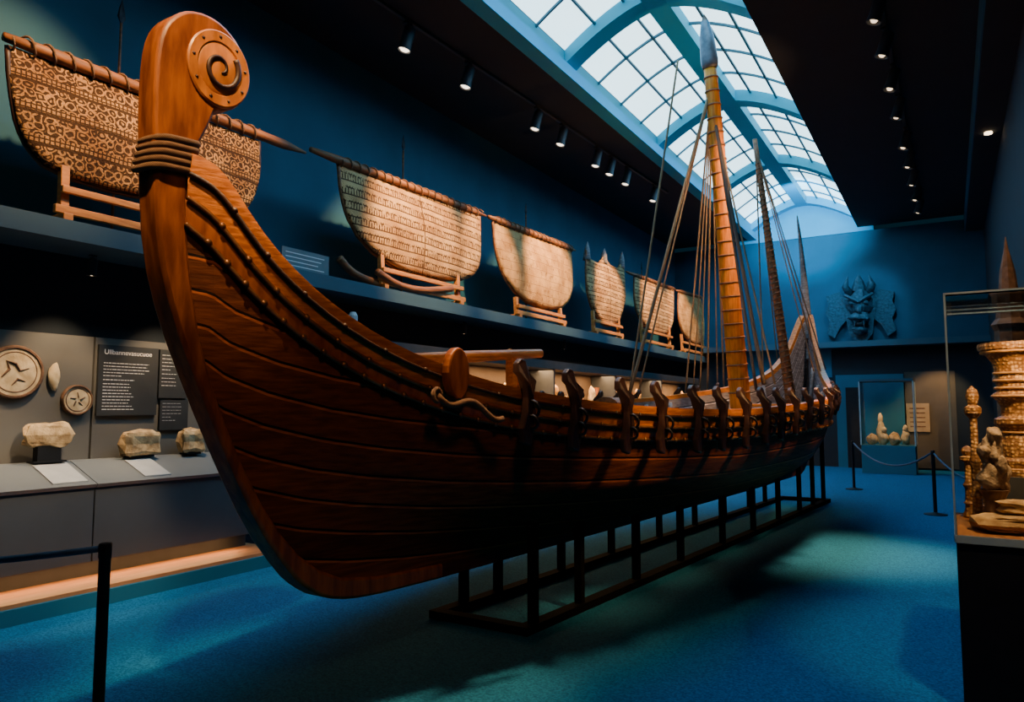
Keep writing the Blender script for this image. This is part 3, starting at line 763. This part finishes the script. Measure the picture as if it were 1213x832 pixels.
def stoneblk(u,v,w,h,lab,seed):
    c_=PX(u,v,-6.72);k=(O-c_).length/900
    t=thing("carved_stone",lab,"stone",(c_.x,c_.y,1.14))
    hh=h*k
    b=MB();b.box((c_.x-.06,c_.y-w*k*.35,1.14),(c_.x+.06,c_.y+w*k*.35,1.155));b.box((c_.x-.04,c_.y-w*k*.25,1.155),(c_.x+.04,c_.y+w*k*.25,c_.z-hh*.3));b.make("stone_mount",M_black,t)
    b=MB();b.blob(c_,.08,w*k*.5,hh*.5,seed,.12,flat=True,seg=18,ring=10);b.make("stone_block",M_stone,t,smooth=False)
stoneblk(57,515,46,24,"rough golden limestone fragment on black mount",2)
stoneblk(165,526,40,28,"carved golden limestone block on black mount",4)
stoneblk(226,523,26,26,"small golden limestone block on black mount",6)
t=thing("wall_lamp","pale grey swivel lamp arm under the shelf","lamp",PX(370,383,-6.5))
a=PX(366,382,-6.5);c_=PX(418,386,-6.3)
b=MB();b.tube([a+Vector((-.45,0,0)),a,c_],.035,8);b.make("lamp_arm",M_paper,t,smooth=True)
b=MB();b.lathe(c_-Vector((0,0,.05)),[(.05,0),(.06,.05),(.06,.17),(.035,.22)],12);b.make("lamp_head",M_paper,t)
# ============================================================= VITRINE ALONG WALL
vt=thing("long_vitrine","long lit wall display case behind the ship","display case",(-6.8,13,0))
box("case_back",(-6.94,6.2,1.5),(-6.92,21,2.35),M_vit,vt)
box("case_base",(-6.94,6.2,0),(-6.3,21,1.5),M_black2,vt)
box("case_top",(-6.94,6.2,2.35),(-6.3,21,2.5),M_black2,vt)
DV=(6.2,9.0,11.9,14.8,17.8)
for yy in DV: box("divider",(-6.9,yy,1.5),(-6.32,yy+.05,2.35),M_black2,vt)
rnd=random.Random(3)
yy=6.5;i=0
while yy<20.6:
    if [d_ for d_ in DV if abs(d_-yy)<.2]: yy+=.22;continue
    k=rnd.choice((0,1,2));x=rnd.uniform(-6.75,-6.5);h=rnd.uniform(.4,.7);b=MB();r=rnd.uniform(.08,.14)
    if k==0:
        b.lathe((x,yy,1.5),[(r*.5,0),(r*.9,h*.2),(r,h*.45),(r*.6,h*.75),(r*.45,h*.85),(r*.65,h)],14);o=autosm(b.make("clay_jar",M_rust));info(o,"small red-brown clay jar in the lit wall case","jar","artifacts in the wall case")
    elif k==1:
        b.blob((x,yy,1.5+h*.42),r,r*1.3,h*.42,i,.15);o=b.make("stone_fragment",M_stone,smooth=True);info(o,"rough pale stone fragment in the lit wall case","stone","artifacts in the wall case")
    else:
        b.lathe((x,yy,1.5),[(r,0),(r,.03),(r*.4,.06),(r*.35,h*.6),(r*.6,h*.7),(r*.55,h*.9),(.005,h)],12);o=autosm(b.make("bronze_figurine",M_gold));info(o,"slender bronze figurine in the lit wall case","figurine","artifacts in the wall case")
    yy+=rnd.uniform(.36,.5);i+=1
# ============================================================= SPOTS & TRACKS
def track(x0,y0,x1,y1,z,lab):
    b=MB();b.bar((x0,y0,z),(x1,y1,z),.05,.04);info(b.make("lighting_track",M_fix),lab,"track","ceiling lighting tracks")
track(-5.98,4,-5.45,16,6.675,"long black ceiling lighting track")
track(-.58,6,-.4,20,6.675,"long black ceiling lighting track")
def fixture(loc,tilt,lens,lab,grp,ty=0.0,k=1.0,lk=1.0):
    x,y,z=loc
    t=thing("track_spotlight",lab,"spotlight",loc,grp)
    b=MB();b.box((x-.03*k,y-.06*k,z-.03*k),(x+.03*k,y+.06*k,z));b.tube([(x,y,z-.03*k),(x,y,z-.18*k)],.014*k,6);b.make("mount",M_fix,t)
    d=Vector((-math.sin(tilt),ty,-math.cos(tilt))).normalized();p=Vector((x,y,z-.2*k))
    b=MB();b.lathe(p-d*.14*k,[(.06*k,0),(.078*k,.02*k),(.078*k,.25*k),(.09*k,.33*k),(.082*k,.33*k),(.07*k,.29*k)],14,d);autosm(b.make("lamp_body",M_fix,t))
    b=MB();b.lathe(p-d*.14*k,[(.074*k*lk,.30*k),(.05*k*lk,.325*k),(.01*k,.33*k)],14,d);b.make("lens",lens,t)
    return t
fa=fixture((-5.85,7.0,6.65),.2,M_lensd,"black cylindrical track spotlight aimed at the wall","spotlights on ceiling tracks",-.15)
for y in (8.3,10.2,11.05,12.4,13.0,13.75,15.2):
    dup(fa,(-5.98+(y-4)*.0442,y,6.65),0)
fb=fixture((-.57,8.3,6.65),.3,M_lensf,"black cylindrical track spotlight aimed at the ship","spotlights on ceiling tracks",-.05,1.0,.6)
for y in (9.4,10.4,11.6,12.8,14.4,15.6,16.9,18.2,19.4):
    dup(fb,(-.58+(y-6)*.0129,y,6.65),random.uniform(-.4,.4))
fd=fixture((-6.75,5.2,3.03),.1,M_lensf,"small black downlight under the wall shelf","spotlights under the wall shelf",0,.5,.5)
dup(fd,(-6.75,9.6,3.03));dup(fd,(-6.75,13.2,3.03));dup(fd,(-6.75,3.6,3.03))
b=MB();p=Vector((.75,14.2,6.25));b.lathe(p-Vector((0,0,.03)),[(.06,0),(.06,.03)],16);info(b.make("recessed_downlight",M_lens),"small glowing recessed ceiling downlight","light")
# ============================================================= STANCHIONS
def stanchion(x,y,lab):
    t=thing("stanchion",lab,"barrier post",(x,y,0))
    b=MB();b.lathe((x,y,0),[(.16,0),(.16,.012),(.05,.03),(.025,.04)],24);autosm(b.make("post_base",M_black,t))
    b=MB();b.lathe((x,y,.03),[(.026,0),(.026,.87),(.029,.875),(.029,.935),(.026,.94)],16);autosm(b.make("pole",M_black,t))
stanchion(-3.43,1.95,"black slim stanchion post near the ship bow")
stanchion(-4.5,.5,"black slim stanchion post")
stanchion(-1.70,15.98,"black slim stanchion post beside the ship stern")
stanchion(-.25,12.81,"black slim stanchion post with rope on blue carpet")
stanchion(.7,9.5,"black slim stanchion post")
def brope(p,q,s,r=.015):
    b=MB();n=16;b.tube([Vector(p).lerp(Vector(q),k/n)+Vector((0,0,-s*4*(k/n)*(1-k/n))) for k in range(n+1)],r,7)
    info(b.make("barrier_rope",M_navyr,smooth=True),"dark blue barrier rope strung between posts","rope","barrier ropes")
brope((-3.448,1.927,.945),(-4.47,.54,.945),.03,.016);brope((-1.67,15.93,.92),(-.28,12.87,.92),.3);brope((-.23,12.76,.92),(.68,9.54,.92),.25)
# ============================================================= GLASS CASE
X0,X1,Y0,Y1=.0,.90,4.6,5.6
gc=thing("glass_display_case","tall glass display case on a black pedestal","display case",(.45,5.1,0))
box("pedestal",(X0,Y0,0),(X1,Y1,.88),M_black,gc,.006)
box("case_floor",(X0+.005,Y0+.005,.88),(X1-.005,Y1-.005,.92),M_lit,gc)
for nm,lo,hi in (("glass_pane",(X0,Y0,.92),(X1,Y0+.008,2.22)),("glass_pane",(X0,Y1-.008,.92),(X1,Y1,2.22)),("glass_pane",(X0,Y0+.01,.92),(X0+.008,Y1-.01,2.22)),("glass_pane",(X1-.008,Y0+.01,.92),(X1,Y1-.01,2.22)),("glass_lid",(X0,Y0,2.222),(X1,Y1,2.235))):
    box(nm,lo,hi,M_glass,gc)
M_edge=mat("polished_glass_edge",(.40,.50,.52),(.32,.42,.44),rough=.25)
b=MB()
for x in (X0,X1):
    for y in (Y0,Y1): b.box((x-.005,y-.005,.9),(x+.005,y+.005,2.24))
for x in (X0,X1): b.box((x-.005,Y0,2.23),(x+.005,Y1,2.24));b.box((x-.008,Y0,.885),(x+.008,Y1,.925))
for y in (Y0,Y1): b.box((X0,y-.005,2.23),(X1,y+.005,2.24));b.box((X0,y-.008,.885),(X1,y+.008,.925))
b.make("edge_trim",M_edge,gc)
def P2(u,v,y=4.95):return PY(u,v,y)
b=MB();b.blob((.34,4.90,.968),.25,.15,.045,3,.14,flat=True);info(b.make("stone_slab",M_stone),"flat tan stone slab on the case floor","stone","slabs in the glass case")
b=MB();b.blob((.40,4.98,1.058),.20,.11,.036,9,.16,flat=True);info(b.make("stone_slab",M_stone),"smaller flat stone slab resting on another slab","stone","slabs in the glass case")
info(box("display_block",(.2,5.17,.92),(.60,5.57,1.2),M_black2),"dark display block inside the glass case","block")
CX=.37;CYY=5.37
cc=thing("carved_column","gilded ornate carved column with flared capital","column",(CX,CYY,1.2))
b=MB();b.lathe((CX,CYY,1.2),[(.17,0),(.175,.03),(.14,.05),(.145,.09),(.12,.11),(.125,.2),(.105,.27),(.14,.31),(.14,.34),(.10,.36),(.10,.41),(.12,.45)],28);autosm(b.make("column_shaft",M_orn2,cc))
b=MB();b.lathe((CX,CYY,1.65),[(.12,0),(.14,.02),(.14,.045),(.118,.06),(.12,.11),(.128,.12),(.128,.135),(.122,.15),(.13,.22),(.15,.26),(.18,.30),(.205,.315),(.21,.335),(.205,.355),(.15,.36),(.14,.33)],28)
autosm(b.make("capital",M_orn,cc))
for zz,rr in ((1.24,.16),(1.46,.116),(1.68,.142),(1.73,.126),(1.775,.130),(1.82,.128),(1.95,.19)):
    b=MB();b.torus((CX,CYY,zz),(0,0,1),rr,.009,32,6);b.make("capital_ring",M_gold,cc,smooth=True)
p=P2(1178,540,5.0);x,y=p.x-.01,5.0
fg=thing("eroded_idol","eroded stone idol on clay foot in the glass case","sculpture",(x,5.0,.92))
M_gb=mat("grey_brown_stone",(.38,.27,.16),(.14,.09,.05),rough=.9,scale=22,bump=1)
b=MB();b.lathe((x,y,.92),[(.075,0),(.08,.03),(.055,.06),(.05,.16),(.075,.22)],12);b.make("idol_foot",M_brn,fg)
b=MB();b.blob((x,y,1.21),.08,.065,.085,12,.2,seg=18,ring=12);b.blob((x-.01,y,1.35),.06,.065,.09,16,.2,seg=18,ring=14);b.blob((x+.01,y-.01,1.45),.04,.05,.05,17,.2,seg=14,ring=10);b.blob((x-.035,y-.05,1.36),.03,.03,.035,2,.2,seg=10,ring=8);b.blob((x+.04,y-.05,1.28),.03,.03,.05,3,.2,seg=10,ring=8)
b.make("idol_body",M_gb,fg,smooth=True)
for u,yy,h,lab in ((1153,5.15,.82,"tall turned bronze gaming piece with knob top"),(1144,5.42,.45,"short turned bronze piece"),(1164,5.47,.36,"short turned bronze piece")):
    x=P2(u,500,yy).x;b=MB();r=.030
    b.lathe((x,yy,.92),[(r*1.3,0),(r*1.35,.02),(r*.9,.05),(r*.8,h*.18),(r*1.2,h*.2),(r*.8,h*.23),(r*.75,h*.4),(r*1.15,h*.45),(r*.7,h*.5),(r*.65,h*.76),(r*1.5,h*.80),(r*1.5,h*.84),(r*.8,h*.86),(r*1.2,h*.92),(r*.9,h*.97),(r*.1,h)],16)
    info(autosm(b.make("turned_figurine",M_orn2)),lab,"figurine","turned pieces in the glass case")
tx=PY(1192,300,7.2).x
tw=thing("carved_tower","dark carved wooden spire on a tall plinth","sculpture",(tx,7.2,0))
box("tower_plinth",(tx-.18,7.02,0),(tx+.18,7.38,1.3),M_black,tw,.005)
b=MB();b.lathe((tx,7.2,1.3),[(.15,0),(.16,.06),(.12,.1),(.125,.5),(.15,.55),(.12,.6),(.115,.95),(.14,1.0),(.10,1.05),(.09,1.2),(.11,1.24),(.07,1.28),(.055,1.45),(.02,1.62),(.003,1.74)],8);b.make("tower_body",M_brn,tw)
# ============================================================= BACK WALL ITEMS
c_=PY(1019,366,21.9)
dm=thing("dragon_mask","verdigris bronze horned fanged mask mounted on wall","sculpture",(c_.x,21.95,c_.z))
x,y,z=c_.x,21.9,c_.z
def BP(p,h):return Vector((x+p[0],y-h,z+p[1]))
b=MB();b.prism([(-.3,-.7),(-.14,-.92),(.14,-.92),(.3,-.7),(.36,-.2),(.42,.15),(.3,.5),(0,.62),(-.3,.5),(-.42,.15),(-.36,-.2)],BP,-.08,.14)
b.blob((x,y-.18,z+.12),.33,.22,.36,3,.14);b.blob((x,y-.30,z-.28),.28,.18,.16,4,.14);b.blob((x,y-.36,z-.06),.09,.12,.16,7,.1);b.blob((x,y-.28,z-.62),.2,.14,.12,9,.12)
b.blob((x-.15,y-.34,z+.12),.10,.08,.08,4,.1);b.blob((x+.15,y-.34,z+.12),.10,.08,.08,4,.1)
b.tube([BP((-.34,.36),.30),BP((-.16,.24),.42),BP((0,.14),.42)],.05,6);b.tube([BP((.34,.36),.30),BP((.16,.24),.42),BP((0,.14),.42)],.05,6)
b.make("mask_face",M_drag,dm,smooth=False)
b=MB();b.blob((x,y-.34,z-.46),.17,.06,.08,5,.02);b.make("mouth",M_black,dm,smooth=True)
for sg in (-1,1):
    b=MB();b.prism([(sg*.34,.25),(sg*.5,.5),(sg*.86,.40),(sg*.80,.15),(sg*.88,-.1),(sg*.78,-.3),(sg*.86,-.66),(sg*.66,-.80),(sg*.52,-.5),(sg*.34,-.3)],BP,-.05,.1);b.make("wing",M_drag,dm)
    b=MB();b.tube([BP((sg*.22,.40),.1),BP((sg*.34,.62),.2),BP((sg*.26,.9),.22)],[.12,.09,.01],8);b.make("horn",M_drag,dm,smooth=True)
    b=MB();b.tube([BP((sg*.11,-.38),.44),BP((sg*.12,-.58),.46)],[.03,.004],6);b.make("fang",M_drag,dm)
b=MB();b.tube([BP((0,.5),.1),BP((0,.75),.14),BP((0,.96),.1)],[.2,.12,.01],8);b.make("crest",M_drag,dm)
pl=PY(990,445,21.95).x;pr=PY(1070,445,21.95).x
struct(box("trim_40",(pl,YB-.12,0),(pr,YB,2.55),M_teal))
struct(box("door_1",(PY(1002,470,21.9).x,YB-.15,0),(PY(1022,470,21.9).x,YB-.12,2.2),M_black))
struct(box("trim_41",(PY(880,440,21.9).x,YB-.03,2.5),(PY(985,440,21.9).x,YB,3.3),M_teal))
struct(box("trim_42",(pr+.02,YB-.02,.05),(.15,YB,2.6),mat("dim_taupe_wall",(.09,.075,.055),(.07,.06,.045),rough=.8,scale=2)))
a=PY(1073,478,21.9);c_=PY(1102,512,21.9)
t=thing("wall_plaque","tan rectangular wall plaque with faint printed lines","sign",((a.x+c_.x)/2,21.95,c_.z))
box("plaque_panel",(a.x,21.93,c_.z),(c_.x,21.98,a.z),M_tanpanel,t)
b=MB()
for k in range(5): b.box((a.x+.08,21.925,a.z-.15-.12*k),(c_.x-.1,21.929,a.z-.12-.12*k))
b.make("printed_lines",M_brn,t)
bx0,bx1=-1.95,-.75;by0,by1=20.2,21.2
g2=thing("glass_display_case","glass display case on blue pedestal with small finds","display case",(-1.4,20.7,0))
box("pedestal",(bx0,by0,0),(bx1,by1,.7),M_teal,g2,.01)
for lo,hi in (((bx0,by0,.7),(bx1,by0+.015,2.3)),((bx0,by1-.015,.7),(bx1,by1,2.3)),((bx0,by0+.02,.7),(bx0+.015,by1-.02,2.3)),((bx1-.015,by0+.02,.7),(bx1,by1-.02,2.3))):
    box("glass_pane",lo,hi,M_glass,g2)
box("case_lid",(bx0,by0,2.302),(bx1,by1,2.36),M_shelf,g2)
b=MB()
for x in (bx0,bx1):
    for y in (by0,by1): b.box((x-.015,y-.015,.7),(x+.015,y+.015,2.3))
b.make("edge_trim",M_edge,g2)
for (x_,y_,h,k) in ((-1.72,20.5,.3,0),(-1.45,20.6,.45,1),(-1.2,20.45,.28,0),(-.98,20.8,.5,1),(-1.55,20.95,.8,1),(-1.25,20.95,.34,0)):
    b=MB()
    if k: b.blob((x_,y_,.7+h*.35),.1,.09,h*.36,int(h*20),.15);b.blob((x_,y_,.7+h*.82),.06,.06,h*.18,5,.1);info(b.make("stone_figurine",M_bone,smooth=True),"pale stone figurine in the distant glass case","figurine","finds in the distant case")
    else: b.blob((x_,y_,.7+h*.45),.13,.1,h*.45,int(h*10),.12);info(b.make("stone_fragment",M_stone,smooth=True),"pale stone fragment in the distant glass case","stone","finds in the distant case")
# ============================================================= CAMERA & LIGHT
cam=bpy.data.cameras.new("camera");co=bpy.data.objects.new("camera",cam);COL.objects.link(co)
cam.sensor_width=36;cam.lens=36*f/1213
co.matrix_world=Matrix.Translation(O)@Matrix((R,U,-F)).transposed().to_4x4()
cam.clip_start=.05;sc.camera=co
w=bpy.data.worlds.new("world");sc.world=w;w.use_nodes=True
w.node_tree.nodes["Background"].inputs[0].default_value=(.05,.25,.4,1);w.node_tree.nodes["Background"].inputs[1].default_value=.05
def area(loc,size,sy,e,col,rot=(0,0,0),name="area_light"):
    l=bpy.data.lights.new(name,'AREA');l.shape='RECTANGLE';l.size=size;l.size_y=sy;l.energy=e;l.color=col
    o=bpy.data.objects.new(name,l);COL.objects.link(o);o.location=loc;o.rotation_euler=rot;return o
def spot(loc,tgt,e,ang,blend=.6,col=(1,.58,.25),r=.08,name="spot_light"):
    l=bpy.data.lights.new(name,'SPOT');l.energy=e;l.spot_size=math.radians(ang);l.spot_blend=blend;l.color=col;l.shadow_soft_size=r
    o=bpy.data.objects.new(name,l);COL.objects.link(o);o.location=loc
    o.rotation_euler=(Vector(tgt)-Vector(loc)).to_track_quat('-Z','Y').to_euler();return o
area((-3.4,12.5,7.0),2.4,17,360,(.01,.42,1.0))
# prow and bow rail
spot((-1.6,.6,6.3),(-3.2,2.2,3.3),1700,22)
spot((-2.2,3.0,6.5),(-2.85,3.0,2.0),2100,30,r=.15)
spot((.3,.6,5.0),(-2.8,3.4,1.5),160,40,col=(1,.46,.2),r=.3)
# rail / deck spots
for y,e in ((4.6,1300),(6.2,1600),(8.0,1800),(10.2,2000),(12.0,1200)):
    spot((-2.0,y+.3,6.5),(-2.5,y,1.6),e,24,r=.4,blend=1)
for y,e in ((5.0,1000),(6.4,1400),(7.8,1700),(9.2,1900),(10.6,1900),(12.0,1500)):
    spot((.3,y-.8,4.2),(-1.6,y,1.85),e,18,r=.35,blend=.9,col=(1,.54,.19))
spot((-.6,8.6,6.4),(-2.6,10.4,4.2),1700,38,r=.3)
spot((-.5,10.0,3.4),(-2.55,10.5,5.6),300,50,col=(1,.5,.2))
spot((-.6,12.2,6.4),(-2.4,13.6,3.0),420,26,col=(1,.8,.65))
spot((-.35,9.6,6.5),(-.95,8.9,0),7000,28,blend=1,col=(1,.46,.20),r=.4)
# sails
for (y,ty,tz,e,a) in ((3.2,3.0,4.5,1500,44),(4.9,4.6,4.1,1300,36),(7.4,8.0,4.0,2600,40),(9.2,9.9,4.0,2100,32),(11.3,12.0,4.0,2600,38),(13.8,14.9,3.9,2300,30),(16,18,3.8,2200,36),(17.8,20,3.7,2200,36)):
    spot((-4.1,y,6.55),(-6.6,ty,tz),e,a,col=(1,.56,.23))
# left display
for y in (1.4,2.4,3.4,4.4):
    spot((-6.33,y,2.95),(-6.84,y,1.55),135,64,blend=.8,col=(1,.68,.38),r=.03,name="display_light")
area((-6.35,2.6,.29),.1,4.8,22,(1,.52,.2),name="kick_light")
spot((-4.6,3.2,3.0),(-6.4,3.0,.5),300,50,col=(1,.75,.5))
area((-6.5,14,2.33),.3,13.5,420,(1,.58,.26),name="vitrine_light")
# glass case
spot((.42,4.72,2.19),(.35,5.2,1.2),60,110,r=.02,name="case_light")
spot((.5,3.7,5.5),(.35,5.2,1.5),620,30,col=(1,.64,.33))
spot((.3,5.6,6.2),(tx,7.2,2.5),400,30)
# back wall
spot((-1.2,19.0,6.4),(-2.0,22,4.3),260,45,col=(.15,.6,1))
spot((.0,20.8,3.2),(-.3,22,1.2),220,70)
spot((-1.35,20.3,2.28),(-1.35,20.7,.9),90,120,r=.02,name="case_light")
spot((-3.8,19,6.0),(-4.2,22,4.6),240,80,col=(.05,.5,1))
spot((-3.0,18.5,6.6),(-3.4,22,7.2),1200,70,col=(.03,.6,1))
